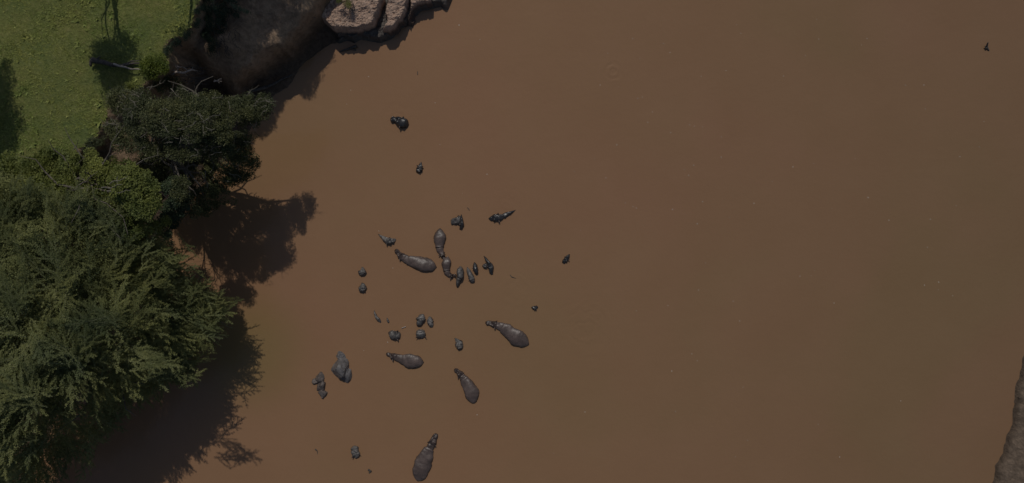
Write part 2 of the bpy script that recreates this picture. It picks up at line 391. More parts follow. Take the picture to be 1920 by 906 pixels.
ledge('rock_ledge', [(548, -150), (556, -10), (574, 12), (600, 34), (619, 49), (649, 54), (672, 50), (694, 41), (706, 18), (711, -5), (712, -150)], 2.0, 0, ROCK, 'widest sunlit tan rock ledge with a small green shrub, jutting from the top bank', seed=50, cell=.06)
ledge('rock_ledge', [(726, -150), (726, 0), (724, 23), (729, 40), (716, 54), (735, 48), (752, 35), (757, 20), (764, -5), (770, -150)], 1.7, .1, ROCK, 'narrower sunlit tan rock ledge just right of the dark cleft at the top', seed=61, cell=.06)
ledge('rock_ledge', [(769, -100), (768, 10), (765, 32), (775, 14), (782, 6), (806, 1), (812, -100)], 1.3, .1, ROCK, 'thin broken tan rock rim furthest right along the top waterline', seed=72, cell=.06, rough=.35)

def facet(rad, nplanes, seed, sub=4, rough=.03, squash=1.0):
    """craggy boulder: sphere clipped by random planes"""
    import bmesh
    r_ = np.random.default_rng(seed)
    bm = bmesh.new(); bmesh.ops.create_icosphere(bm, subdivisions=sub, radius=1)
    V = np.array([v.co[:] for v in bm.verts]); F = np.array([[v.index for v in f.verts] for f in bm.faces]); bm.free()
    nn = r_.normal(size=(nplanes, 3)); nn /= np.linalg.norm(nn, axis=1)[:, None]; dd = r_.uniform(.62, 1.0, nplanes)
    dot = np.maximum(V@nn.T, 1e-3); r = np.minimum((dd/dot).min(1), 1.15)
    V = V*r[:, None]
    V += np.array([noise.noise_vector(Vector(v*3)+Vector((seed, 0, 0)))[:] for v in V])*rough*2.2
    V += np.array([noise.noise_vector(Vector(v*9)+Vector((seed, 5, 0)))[:] for v in V])*rough
    return V*np.array(rad), F
def boulder(mb, px, py, z, rad, rot, seed, n=14, rough=.03):
    V, F = facet(rad, n, seed, 4, rough); c, s = math.cos(rot), math.sin(rot)
    V = V@np.array([[c, s, 0], [-s, c, 0], [0, 0, 1]])+np.array(P(px, py, z)); mb.add(V, F)

mb = MB(); boulder(mb, 641, 689, -.05, (.74, 1.05, .8), R(8), 21, 10); boulder(mb, 646, 702, -.1, (.55, .65, .5), 0, 5, 9); boulder(mb, 639, 668, -.15, (.4, .45, .5), .3, 8, 9)
boulder(mb, 625, 692, -.1, (.3, .09, .22), .1, 14, 8)
tag(mb.build('boulder', BOULDER), 'largest angular grey boulder in the brown water, with a pointed spur on its left', 'boulder')
mb = MB(); boulder(mb, 600, 707, -.05, (.32, .42, .42), .2, 31, 10); boulder(mb, 593, 715, -.1, (.3, .25, .35), .2, 33, 8); boulder(mb, 602, 724, -.05, (.38, .55, .45), -.2, 35, 10); boulder(mb, 606, 739, -.1, (.36, .38, .42), .1, 37, 9)
tag(mb.build('boulder', BOULDERTAN), 'lumpy brown grey boulder, the one lower left of the largest grey boulder', 'boulder')
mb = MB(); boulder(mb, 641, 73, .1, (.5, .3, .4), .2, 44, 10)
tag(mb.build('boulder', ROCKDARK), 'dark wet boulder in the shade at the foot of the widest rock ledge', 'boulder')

# ------------------------------------------------------------------ grass
def scatter_grass():
    n = 52000
    x = rng.uniform(-44, -18, n); y = rng.uniform(-3, 22, n)
    z, dE, *_ = [a[0] for a in terrain(x[None], y[None])]
    k = (dE > .05); x, y, z = x[k], y[k], z[k]; dEk = dE[k]; n = len(x)
    dens = fbm(x, y, .8, 3, 77)
    sz = rng.uniform(.07, .13, n)*(1+dens*1.2); sz = np.clip(sz, .05, .4)
    big = rng.random(n) < .014; sz[big] *= 2.3
    mbg = MB(); nb = 5
    for b in range(nb):
        a = rng.uniform(0, 2*np.pi, n); lean = rng.uniform(.5, 1.3, n)
        d = np.stack([np.cos(a), np.sin(a)], 1); s = np.stack([-np.sin(a), np.cos(a)], 1)
        wv = sz*.36; base = np.stack([x, y, z-.02], 1)
        o1 = base.copy(); o1[:, :2] += s*wv[:, None]; o2 = base.copy(); o2[:, :2] -= s*wv[:, None]
        tp = base.copy(); tp[:, :2] += d*(sz*lean)[:, None]; tp[:, 2] += sz*rng.uniform(.25, .8, n)
        V = np.stack([o1, o2, tp], 1).reshape(-1, 3); mbg.add(V, np.arange(3*n).reshape(n, 3))
    return mbg.build('grass', GRASS)
tag(scatter_grass(), 'short yellow green pasture grass covering the top of the left bank', 'grass', kind='stuff')

# ------------------------------------------------------------------ foliage generators
def puff_templates(k, nleaf, ln, wd, rr=.5):
    out = []
    for _ in range(k):
        u = rng.normal(size=(nleaf, 3)); u /= np.linalg.norm(u, axis=1)[:, None]; r = rng.uniform(.35, 1, nleaf)**.6
        c = u*r[:, None]*np.array([1, 1, .7])*rr
        out.append(cards(c, ln, wd, .5, u+rng.normal(size=u.shape)*.5))
    return out
def place(mb, tmpl, mats):
    """mats: list of (template index, 3x3, translation)"""
    for i, A, t in mats:
        V, F = tmpl[i]; mb.add(V@A.T+t, F)
def rot_dir(d, roll=None, scale=1.0):
    d = np.array(d, float); d /= np.linalg.norm(d); up = np.array([0, 0, 1.]); s = np.cross(up, d)
    if np.linalg.norm(s) < .05: s = np.array([0, 1., 0])
    s /= np.linalg.norm(s); u = np.cross(d, s)
    a = random.uniform(-.8, .8) if roll is None else roll
    s2 = s*math.cos(a)+u*math.sin(a); u2 = np.cross(d, s2)
    return np.stack([d, s2, u2], 1)*scale
def bough_templates(k, ln=.095, wd=.05, spacing=.017, nside=7, L=3.2):
    """long arching feathery bough along +X"""
    out = []; tw = []
    for q in range(k):
        mbt = MB(); C = []; AX = []
        bend = random.uniform(-.5, .5); droop = random.uniform(.02, .10)
        def pt(s): return np.array([s, bend*(s/L)**2*L*.5, -droop*s*s*.6+.10*s])
        strands = [([pt(s) for s in np.linspace(0, L, 12)], .018)]
        for i in range(nside):
            s0 = L*(.12+.8*i/nside)+random.uniform(-.1, .1); side = 1 if i % 2 else -1
            ang = R(random.uniform(25, 48))*side; l2 = (L-s0)*random.uniform(.2, .6)+.15; p0 = pt(s0)
            cv = random.uniform(-.5, .2)*side
            pts = [p0+np.array([math.cos(ang+cv*t)*l2*t, math.sin(ang+cv*t)*l2*t, .12*l2*t-.12*l2*t*t*2]) for t in np.linspace(0, 1, 6)]
            strands.append((pts, .01))
        for pts, r in strands:
            pts = np.array(pts); seg = np.linalg.norm(np.diff(pts, axis=0), axis=1); cum = np.r_[0, np.cumsum(seg)]; tot = cum[-1]
            ss = np.arange(.08, tot, spacing)
            if len(ss) < 2: continue
            c = np.stack([np.interp(ss, cum, pts[:, j]) for j in range(3)], 1)
            tg = np.gradient(c, axis=0); tg /= np.linalg.norm(tg, axis=1)[:, None]+1e-9
            sgn = np.where(np.arange(len(ss)) % 2, 1, -1)[:, None]
            sd_ = np.cross(tg, np.array([0, 0, 1.]))*sgn
            dirv = sd_*.9+tg*.55+rng.normal(size=c.shape)*.25
            C.append(c+dirv*ln*.45*rng.uniform(.3, 1.5, (len(c), 1))+rng.normal(size=c.shape)*.03); AX.append(dirv)
            tube(mbt, [Vector(p) for p in pts[::2] if True], [r*(1-.7*i/(len(pts[::2]))) for i in range(len(pts[::2]))], 3)
        out.append(cards(np.concatenate(C), ln, wd, .75, np.concatenate(AX)))
        tv = np.concatenate(mbt.v); tw.append((tv, np.concatenate(mbt.f[4])))
    return out, tw

def limbs(mb, base, fork, ends, r0, sub=3):
    """trunk to fork, limbs to ends"""
    tube(mb, wob(base, fork, 6, .05), [r0*(1-.35*i/6) for i in range(7)], 8)
    for e in ends:
        d = (Vector(e)-Vector(fork))
        p = wob(fork, e, 7, .07, -.05); tube(mb, p, [r0*.5*(1-.85*i/7) for i in range(8)], 6)
        for _ in range(sub):
            i = random.randint(2, 5); q = p[i]
            e2 = q+Vector((random.uniform(-1, 1), random.uniform(-1, 1), random.uniform(.0, .7)))*d.length*.35
            tube(mb, wob(q, e2, 4, .1), [r0*.22*(1-.8*j/4) for j in range(5)], 5)

# ---- the big feathery acacia, lower left
def acacia():
    def shape(px, py):   # height of crown surface at a photo position
        dx = (px-110)/330.0; dy = (py-650)/400.0
        r = math.hypot(dx, dy)
        return r
    bt, tw = bough_templates(16)
    base = P(70, 640, 4.8); base.z = zat(base.x, base.y)
    root = thing('acacia_tree', 'huge feathery green acacia with long arching sprays filling the lower left', 'tree', base)
    crown = MB(); twigs = MB(); wood = MB()
    fork = Vector(base)+Vector((.6, .2, 3.2))
    pts = []
    ctr = np.array([90.0, 640.0])
    # outline of the crown in the photograph, clockwise
    OUT = [(-150, 290), (0, 330), (90, 365), (190, 370), (262, 405), (312, 455), (345, 500), (410, 530), (452, 565), (440, 600), (385, 640), (350, 690), (330, 735), (262, 760), (235, 790), (205, 830), (170, 850), (140, 880), (110, 930), (40, 985), (-150, 1020)]
    hm_ = lambda y: 14.0 if y > 600 else 13.6
    def inside(x, y):
        c = False
        for i in range(len(OUT)):
            x0, y0 = OUT[i]; x1, y1 = OUT[i-1]
            if (y0 > y) != (y1 > y) and x < (x1-x0)*(y-y0)/(y1-y0)+x0: c = not c
        return c
    def edged(x, y):
        m = 1e9
        for i in range(7, len(OUT)):
            x0, y0 = OUT[i-1]; x1, y1 = OUT[i]; dx, dy = x1-x0, y1-y0
            t = max(0, min(1, ((x-x0)*dx+(y-y0)*dy)/(dx*dx+dy*dy))); m = min(m, math.hypot(x-x0-t*dx, y-y0-t*dy))
        return m
    SUB = [(20, 600), (155, 690), (250, 590), (60, 770), (330, 560), (130, 500), (250, 480), (-40, 450), (90, 860), (265, 690)]
    n = 0; tries = 0
    while n < 1250 and tries < 20000:
        tries += 1
        x = random.uniform(-150, 450); y = random.uniform(290, 1010)
        if not inside(x, y): continue
        e = edged(x, y)
        if e < 14: continue
        hmax = 14.0 if y > 600 else 13.6
        z = 2.8+(hmax-2.8)*(1-math.exp(-e/(85.0+max(0, x-250)*.5)))+(noise.noise(Vector((x/70, y/70, 3)))*1.2)
        lay = random.random()
        if lay < .5: z -= random.uniform(.6, 2.2)
        p = np.array(P(x, y, z))
        cc = min(SUB, key=lambda q: math.hypot(q[0]-x, q[1]-y))
        vx = (x-cc[0])/90+(x-ctr[0])/260; vy = -(y-cc[1])/90-(y-ctr[1])/260
        ang = math.atan2(vy, vx+.15)+random.gauss(0, .42)
        # sprays sweep right along the top half and down-right below
        rimf = max(0, 1-e/120)
        pitch = .35*(1-rimf)-.02+random.gauss(0, .15)
        d = [math.cos(ang)*math.cos(pitch), math.sin(ang)*math.cos(pitch), math.sin(pitch)]
        s = random.uniform(.5, 1.1)*(1 if e > 45 else .8)
        A = rot_dir(d, scale=s); t0 = p-np.array(d)*3.2*s*.55
        k = random.randrange(16)
        crown.add(bt[k][0]@A.T+t0, bt[k][1]); twigs.add(tw[k][0]@A.T+t0, tw[k][1])
        pts.append(t0); n += 1
    for _ in range(12):   # tall outlying sprays whose shadows reach the bottom of the water
        an = R(random.gauss(-5, 25)); d = [math.cos(an), math.sin(an), .12]; sc_ = random.uniform(.5, .8); A = rot_dir(d, scale=sc_); k = random.randrange(16)
        t0 = np.array(P(random.uniform(285, 335), random.uniform(665, 705), random.uniform(11, 12)))-np.array(d)*3.2*sc_*.7
        crown.add(bt[k][0]@A.T+t0, bt[k][1]); twigs.add(tw[k][0]@A.T+t0, tw[k][1])
    # lower skirt of boughs on the water side
    LOW = [(402, 598, -10), (392, 612, -35), (372, 608, -20), (360, 640, -30), (345, 655, -15), (350, 690, 0), (330, 690, -40), (310, 712, -50), (295, 730, -60), (275, 742, -55), (318, 660, -20), (300, 685, -45), (335, 625, -10), (352, 600, -5), (250, 745, -70), (225, 775, -60), (205, 795, -35), (180, 822, -50), (150, 855, -70)]
    for (x, y, a) in LOW:
        for _ in range(11):
            px_ = x+random.gauss(0, 11); py_ = y+random.gauss(0, 11); an = R(a+random.gauss(0, 26)); pit = random.gauss(-.05, .15)
            d = [math.cos(an)*math.cos(pit), math.sin(an)*math.cos(pit), math.sin(pit)]; sc_ = random.uniform(.4, .75)
            A = rot_dir(d, scale=sc_); k = random.randrange(16); t0 = np.array(P(px_, py_, random.uniform(3.2, 6.8)))-np.array(d)*3.2*sc_*.7
            crown.add(bt[k][0]@A.T+t0, bt[k][1]); twigs.add(tw[k][0]@A.T+t0, tw[k][1])
    # upper right shoulder, level with the rounded tree
    for (x, y, z, a) in ((255, 430, 10.5, 35), (280, 445, 10, 25), (300, 468, 9.5, 20), (322, 488, 8.8, 15), (290, 490, 10, 15), (345, 512, 8.2, 15), (320, 520, 9, 5), (355, 535, 7.8, 20), (235, 445, 11, 40), (210, 425, 11.5, 50), (180, 400, 11.5, 60), (380, 550, 6.6, 20), (260, 465, 10.5, 25), (150, 390, 11.5, 80), (400, 565, 5.8, 15), (375, 580, 6.2, 5), (385, 640, 4.6, -10), (365, 665, 4.8, -15), (345, 690, 4.8, -25), (340, 715, 4.6, -40)):
        for _ in range(13):
            px_ = x+random.gauss(0, 13); py_ = y+random.gauss(0, 11); an = R(a+random.gauss(0, 30)); pit = random.gauss(.12, .15)
            d = [math.cos(an)*math.cos(pit), math.sin(an)*math.cos(pit), math.sin(pit)]; sc_ = random.uniform(.4, .75)
            A = rot_dir(d, scale=sc_); k = random.randrange(16); t0 = np.array(P(px_, py_, z+random.uniform(-1.2, .5)))-np.array(d)*3.2*sc_*.7
            crown.add(bt[k][0]@A.T+t0, bt[k][1]); twigs.add(tw[k][0]@A.T+t0, tw[k][1])
    # dark inner fill of short shoots so the crown is not see-through
    pf = puff_templates(6, 120, .11, .06, .62); q = 0
    while q < 1700:
        x = random.uniform(-150, 430); y = random.uniform(310, 1000)
        if not inside(x, y): continue
        e = edged(x, y)
        if e < 26: continue
        z = 2.2+(hm_(y)-2.8)*(1-math.exp(-e/(85.0+max(0, x-250)*.5)))+noise.noise(Vector((x/70, y/70, 3)))*1.2+random.uniform(-1.5, .1)
        A = rot_dir([random.gauss(0, 1), random.gauss(0, 1), .2], scale=random.uniform(.8, 1.3)); k = random.randrange(6)
        crown.add(pf[k][0]@A.T+np.array(P(x, y, z)), pf[k][1]); q += 1
    ends = [P(x, y, z) for x, y, z in ((330, 560, 4.5), (260, 480, 6), (120, 450, 7), (0, 480, 8), (240, 640, 8.5), (270, 720, 7), (160, 780, 8), (60, 860, 7), (-60, 760, 8), (120, 620, 10), (20, 620, 10))]
    limbs(wood, base, fork, ends, .42, 4)
    crown.build('crown', LEAF_ACACIA, root); tag(twigs.build('twig', TWIG, root), kind='stuff'); wood.build('trunk', BARK, root)
    # bare twig fork poking out over the water
    dd = MB()
    a = P(372, 545, 4.0); b_ = P(376, 520, 4.3); tube(dd, wob(a, b_, 4, .06), [.04, .035, .03, .03, .025], 4)
    for ex, ey in ((362, 506), (378, 496), (396, 503), (392, 520), (368, 528), (389, 512)):
        tube(dd, wob(b_, P(ex, ey, 4.5), 4, .12), [.025, .022, .018, .014, .01], 4)
    dd.build('bare_branch', TWIG, root)
    for (x0, y0, x1, y1) in ((372, 560, 402, 524), (395, 565, 425, 540), (400, 590, 432, 573), (320, 500, 335, 490), (310, 510, 341, 508), (395, 600, 438, 615), (340, 730, 372, 706)):
        dd = MB(); tube(dd, wob(P(x0, y0, 3.6), P(x1, y1, 3.7), 5, .06), [.03, .028, .024, .02, .016, .01], 4)
        dd.build('bare_branch', TWIG, root)
acacia()

def puff_tree(name, label, base, crown_pts, mat, tmpl, npuff, psize, r0, leafgaps=.0, deadn=0, deadmat=BARK, zj=.6, group=None, cat='tree', trunk=True):
    """crown_pts: list of (px,py,z,radius_px) lobes; puffs are spread through each lobe"""
    root = thing(name, label, cat, base, group)
    cr = MB(); wd = MB()
    tot = sum(l[3]**2 for l in crown_pts)
    for (px, py, z, rp) in crown_pts:
        c = np.array(P(px, py, z)); rr = rp/24*(60-z)/60; m = max(3, int(npuff*rp*rp/tot))
        for _ in range(m):
            u = rng.normal(size=3); u /= np.linalg.norm(u); u[2] = abs(u[2])*1.0-.25
            rad = rr*random.uniform(.62, 1.0)
            p = c+u*np.array([rad, rad, rad*zj])
            if leafgaps and noise.noise(Vector(p)*.85) > leafgaps: continue
            k = random.randrange(len(tmpl)); s = psize*random.uniform(.65, 1.25)
            A = rot_dir(rng.normal(size=3)*[1, 1, .3], scale=s)
            cr.add(tmpl[k][0]@A.T+p, tmpl[k][1])
    if trunk:
        fork = Vector(base).lerp(Vector(P(crown_pts[0][0], crown_pts[0][1], crown_pts[0][2])), .45)
        ends = [P(a, b, z) for a, b, z, r in crown_pts]
        limbs(wd, base, fork, ends, r0, 3)
        wd.build('trunk', BARK, root)
    cr.build('crown', mat, root)
    return root

# ---- rounded pale green tree above the acacia
PF = puff_templates(8, 90, .17, .11, .55)
b0 = P(90, 370, 5); b0.z = zat(b0.x, b0.y)
lob = [(60, 345, 9.6, 55), (110, 325, 9.8, 48), (150, 330, 10.2, 50), (200, 345, 10.8, 50), (245, 352, 12, 42), (268, 378, 12, 34), (120, 385, 10.5, 60), (30, 400, 10, 60), (190, 400, 10.6, 55), (-20, 340, 10, 50), (250, 420, 11, 32), (95, 303, 8.8, 26), (287, 362, 11.8, 18), (225, 316, 9.4, 20), (165, 298, 9.2, 18), (300, 420, 9.6, 15), (20, 320, 9.6, 28), (255, 318, 9.6, 14), (277, 335, 11.4, 14)]
t_round = puff_tree('broadleaf_tree', 'rounded pale green tree between the grass and the feathery acacia', b0, lob, LEAF_ROUND, PF, 950, .75, .3)
dd = MB()
for (x0, y0, x1, y1) in ((205, 345, 240, 330), (215, 352, 222, 330), (190, 352, 230, 346), (200, 358, 245, 358)):
    dd = MB(); tube(dd, wob(P(x0, y0, 12.6), P(x1, y1, 12.8), 5, .08), [.035, .03, .03, .025, .02, .01], 4)
    dd.build('bare_branch', GREYTWIG, t_round)

# ---- grey bare-branched shrub between the trees
b1 = P(330, 385, 0); b1.z = max(0, zat(b1.x, b1.y))
t_sh = puff_tree('shrub', 'straggly grey green shrub with bare grey branches in the gap below the dark tree', b1, [(326, 350, 8.8, 17), (338, 375, 8.6, 17), (334, 394, 8.2, 14), (318, 388, 8, 12), (312, 405, 8, 12), (306, 425, 7.6, 14), (326, 415, 7.4, 12), (317, 445, 5.2, 9), (324, 462, 4.0, 8)], LEAF_TEAL, PF, 130, .6, .1, cat='shrub')
dd = MB()
for (x0, y0, x1, y1) in ((255, 405, 285, 395), (265, 402, 300, 398), (262, 410, 274, 394), (240, 412, 262, 404), (275, 396, 296, 380), (280, 366, 300, 362), (232, 408, 236, 396), (284, 397, 290, 405), (270, 380, 296, 386)):
    dd = MB(); tube(dd, wob(P(x0, y0, 10.4), P(x1, y1, 10.5), 5, .1), [.055, .05, .04, .035, .03, .02], 4)
    dd.build('bare_branch', GREYTWIG, t_sh)

# ---- dark leaning tree on the bank foot
PD = puff_templates(8, 80, .13, .07, .5)
b2 = P(395, 235, 0); b2.z = zat(b2.x, b2.y)
lob = [(230, 190, 9.6, 26), (265, 215, 10.6, 38), (310, 225, 11.4, 45), (355, 225, 11.4, 44), (400, 230, 10.6, 42), (440, 215, 9.4, 38), (478, 205, 8.2, 30), (470, 235, 7.4, 24), (495, 192, 8, 14), (395, 195, 9.8, 24), (345, 195, 10.2, 26), (265, 185, 9.8, 20), (215, 245, 8.4, 18), (240, 260, 8.6, 28), (290, 268, 10, 36), (345, 268, 10.6, 38), (400, 272, 9.4, 36), (445, 275, 6.4, 32), (455, 312, 4.2, 30), (415, 325, 4.2, 38), (370, 330, 4.4, 40), (325, 325, 5, 38), (385, 375, 5, 26), (420, 360, 2.6, 30), (350, 366, 8.8, 20), (450, 345, 2.6, 24), (362, 396, 7.6, 12), (340, 352, 10, 18), (285, 310, 5.4, 30), (205, 190, 8, 10)]
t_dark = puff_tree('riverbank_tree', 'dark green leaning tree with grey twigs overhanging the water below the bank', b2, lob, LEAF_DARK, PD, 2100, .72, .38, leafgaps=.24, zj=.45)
dd = MB()
def bare(mbx, x, y, z, ang, L, n, r=.035, spread=.9):
    a = P(x, y, z); e = a+Vector((math.cos(ang), math.sin(ang), .1))*L
    p = wob(a, e, 6, .07); tube(mbx, p, [r*(1-.7*i/6) for i in range(7)], 4)
    for k in range(n):
        q = p[random.randint(1, 5)]; a2 = ang+random.uniform(-spread, spread); l2 = L*random.uniform(.25, .55)
        tube(mbx, wob(q, q+Vector((math.cos(a2), math.sin(a2), random.uniform(-.1, .3)))*l2, 4, .1), [r*.55, r*.5, r*.4, r*.3, r*.2], 3)
for (x, y, z, a, L, n) in ((320, 166, 10.4, -45, 1.6, 2), (336, 176, 10.4, -125, 2.3, 4), (340, 180, 10.2, -55, 2.6, 4), (285, 185, 10, 165, 2.4, 6), (250, 205, 9.8, 20, 2.2, 5),
                           (352, 225, 10.6, -75, 1.6, 5), (355, 228, 10.6, -110, 1.3, 4), (425, 215, 10, -70, 1.3, 4), (428, 190, 9.8, -75, 1.0, 3), (405, 250, 9.2, 30, 1.6, 4), (200, 230, 8.6, -15, 2.0, 4), (245, 238, 8.4, 170, 2.2, 6), (230, 245, 8.4, -100, 1.4, 6), (330, 300, 7.8, -80, 1.2, 8), (325, 305, 7.8, -110, 1.0, 6),
                           (430, 325, 6.4, -20, 1.3, 2), (385, 320, 6.6, -80, 1.6, 5), (460, 180, 9.0, 35, 1.2, 3), (300, 205, 10.6, -20, 2.0, 5), (380, 205, 10.4, 10, 1.6, 5), (275, 165, 9.8, 15, 1.4, 4), (445, 250, 8.2, 200, 1.2, 4), (375, 262, 9.0, -60, 1.4, 4), (310, 235, 10.4, -130, 1.6, 5)):
    dd = MB(); bare(dd, x, y, z, R(a), L*.75, n, .026)
    dd.build('bare_branch', GREYTWIG, t_dark)
dd = MB()
for _ in range(90):
    x, y, z, rp = random.choice(lob[:20]); a = random.uniform(0, 6.28); q = random.uniform(.2, 1)
    bare(dd, x+rp*q*math.cos(a), y+rp*q*math.sin(a), z+.8*(1-q)+.5, random.uniform(0, 6.28), random.uniform(.35, .9), 2, .018)
tag(dd.build('twig', GREYTWIG, t_dark), kind='stuff')

# ---- shrubs along the bank edge
PS = puff_templates(6, 70, .14, .08, .5)
def shrub(label, x, y, lobs, mat, npf, ps=.55, z0=None, name='shrub'):
    b = P(x, y, 6); b.z = zat(b.x, b.y)
    return puff_tree(name, label, b, lobs, mat, PS, npf, ps, .07, cat='shrub')
shrub('bright yellow green bush on the cliff edge above the bleached branch', 292, 125, [(292, 112, 6.9, 14), (280, 122, 7.1, 13), (302, 125, 6.8, 13), (288, 135, 6.7, 14), (272, 128, 6.7, 9)], LEAF_BRIGHT, 95, .6)
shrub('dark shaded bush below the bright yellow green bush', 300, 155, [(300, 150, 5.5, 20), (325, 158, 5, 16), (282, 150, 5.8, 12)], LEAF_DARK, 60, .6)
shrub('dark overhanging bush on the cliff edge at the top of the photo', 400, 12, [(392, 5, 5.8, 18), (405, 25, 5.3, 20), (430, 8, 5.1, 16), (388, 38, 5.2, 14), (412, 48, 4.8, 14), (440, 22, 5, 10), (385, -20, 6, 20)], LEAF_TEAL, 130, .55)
shrub('low dark bush on the bank face under the top overhanging bush', 398, 78, [(390, 62, 4.9, 12), (400, 80, 4.7, 12), (395, 98, 4.5, 7)], LEAF_TEAL, 34, .5)
shrub('small olive tuft of bush beside the end of the grass tree shadow', 240, 162, [(241, 160, 6.6, 6), (243, 168, 6.5, 5)], LEAF_ROUND, 12, .45)
shrub('small dark green shrub growing on the widest sunlit rock ledge', 650, 5, [(652, 8, 2.9, 7), (636, -2, 3.0, 8), (655, -3, 3.0, 6)], LEAF_ROUND, 26, .42)
shrub('brown green scrub at the left end of the tan rock ledges', 568, 8, [(566, 0, 4.0, 9), (572, 10, 3.9, 8), (562, -12, 4.0, 10)], LEAF_TEAL, 22, .45)
k = 0
for (x, y, words) in ((372, 18, 'highest'), (370, 42, 'second highest'), (352, 66, 'middle'), (330, 80, 'second lowest'), (314, 96, 'lowest')):
    shrub('grey green shrublet on the top cliff rim, %s of five' % words, x, y, [(x, y, 6.45, 7), (x-4, y+5, 6.4, 5), (x+5, y-4, 6.3, 5)], LEAF_TEAL, 16, .4)
shrub('scrubby brown grey bush on the lower grass edge left of the dark tree', 175, 268, [(172, 268, 6.6, 10), (188, 262, 6.5, 9), (162, 276, 6.6, 8)], LEAF_DARK, 30, .5)
# pale fern-like frond on the top bush
fr = MB(); a = P(434, 10, 6.2); b_ = P(466, 23, 5.7); pth = wob(a, b_, 9, .02, -.05); tube(fr, pth, .015, 3)
c = np.array([p[:] for p in pth]); c = np.repeat(c, 8, 0)+rng.normal(size=(80, 3))*.05
fr.add(*cards(c, .3, .05, .6, np.tile(np.array([[.4, 1, 0], [.4, -1, 0]]), (40, 1))))
tag(fr.build('fern_frond', leaf_mat('pale_frond', (.1, .12, .07), (.14, .16, .1), (.18, .19, .13))), 'pale fern frond reaching out over the bank from the top bush', 'frond')

# ---- trees outside the frame whose shadows fall into it
def off_tree(name, label, base, ctr, lobes, mat, tmpl, npf, ps, r0, group=None):
    base = Vector(base); base.z = zat(base.x, base.y)-.1
    root = thing(name, label, 'tree', base, group); cr = MB(); wd = MB()
    tot = sum(l[3]**2 for l in lobes)
    for (x, y, z, r) in lobes:
        for _ in range(int(npf*r*r/tot)+2):
            u = rng.normal(size=3); u /= np.linalg.norm(u); rad = r*random.uniform(.3, 1)
            p = np.array([x, y, z])+u*rad*np.array([1, 1, .55]); k = random.randrange(len(tmpl))
            cr.add(tmpl[k][0]@rot_dir(rng.normal(size=3)*[1, 1, .3], scale=ps*random.uniform(.7, 1.2)).T+p, tmpl[k][1])
    limbs(wd, base, Vector(ctr), [l[:3] for l in lobes], r0, 2)
    wd.build('trunk', BARK, root); cr.build('crown', mat, root); return root
# grass shadow tree
off_tree('broadleaf_tree', 'tree standing beyond the top edge whose shadow lies across the grass', (-28.6, 21.6, 6), (-28.4, 20.8, 9), [(-29.2, 18.6, 13.4, 1.1), (-28.0, 19.0, 13.6, 1.2), (-28.7, 17.4, 13.8, 1.3), (-28.5, 18.2, 14.6, 1.1), (-28.3, 16.3, 14.2, .8), (-28.0, 15.4, 13.8, .6)], LEAF_ROUND, PS, 330, .7, .16)
# left shadow tree
off_tree('broadleaf_tree', 'tree standing beyond the left edge whose dark shadow lies at the left of the grass', (-38.5, 15.5, 6), (-38, 15.5, 10), [(-36.9, 15.9, 13.5, 1.7), (-36.4, 13.8, 13.5, 1.7), (-38.5, 14, 14, 3), (-37.5, 17.2, 14, 1.9), (-36.9, 11.9, 13, 1.6)], LEAF_ROUND, PS, 620, .9, .35)
# unseen tree, added only to shade the bank slope
off_tree('broadleaf_tree', 'unseen tall tree added beyond the top edge to shade the muddy bank slope', (-25, 27, 6), (-24, 26, 11), [(-20.2, 24.4, 14.5, 2.2), (-18.9, 26.4, 14.5, 1.8), (-21.2, 21.8, 14.5, 1.9), (-23.1, 19.8, 14.5, 1.7), (-21.2, 21.3, 14.5, 1.5), (-20.2, 23.3, 14.2, 1.7), (-20.7, 26, 15, 2.0), (-20.9, 22.0, 14.5, 1.2), (-21.4, 20.6, 14.5, 1.1), (-17.1, 24.7, 14.5, .9), (-17.6, 23.4, 14.5, .8), (-16.4, 25.8, 14.5, .9), (-18.6, 24.6, 14.5, 1.1), (-19.2, 28, 14.5, 2.1), (-19.9, 24.8, 14.5, 1.6), (-18.2, 27.6, 14.5, 1.6)], LEAF_ROUND, PS, 1250, 1.0, .4)

# ---- fallen logs, bleached branches, poles
def stick(name, label, cat, runs, mat, root_r):
    m_ = MB()
    for (x0, y0, z0, x1, y1, z1, r0, r1, amp) in runs:
        p = wob(P(x0, y0, z0), P(x1, y1, z1), 7, amp); tube(m_, p, [r0+(r1-r0)*i/7 for i in range(8)], 6)
    return tag(m_.build(name, mat, smooth=True), label, cat)
zg = 6.6
stick('fallen_log', 'dark fallen log with a forked root end lying across the grass', 'log', [(172, 112, zg+.25, 215, 123, zg, .2, .13, .03), (215, 123, zg, 262, 119, zg-.1, .12, .06, .05), (172, 112, zg+.25, 170, 124, zg, .14, .08, .1), (178, 115, zg+.2, 188, 106, zg+.3, .1, .04, .05), (230, 121, zg, 262, 113, zg, .07, .03, .05)], DEADDARK, .2)
stick('dead_branch', 'thin pale grey branch lying on the grass beside the dark fallen log', 'branch', [(213, 120, zg+.15, 240, 128, zg+.15, .08, .06, .04), (240, 128, zg+.15, 268, 132, zg, .06, .03, .05)], DEAD, .1)
ch = [(312, 146, 4.6), (322, 140, 5.2), (331, 135, 5.5), (345, 137, 5.4), (353, 133, 5.5), (360, 131, 5.4), (370, 133, 5.0)]
m_ = MB(); pts = [P(*c) for c in ch]; tube(m_, pts, [.05, .07, .085, .085, .075, .06, .03], 6)
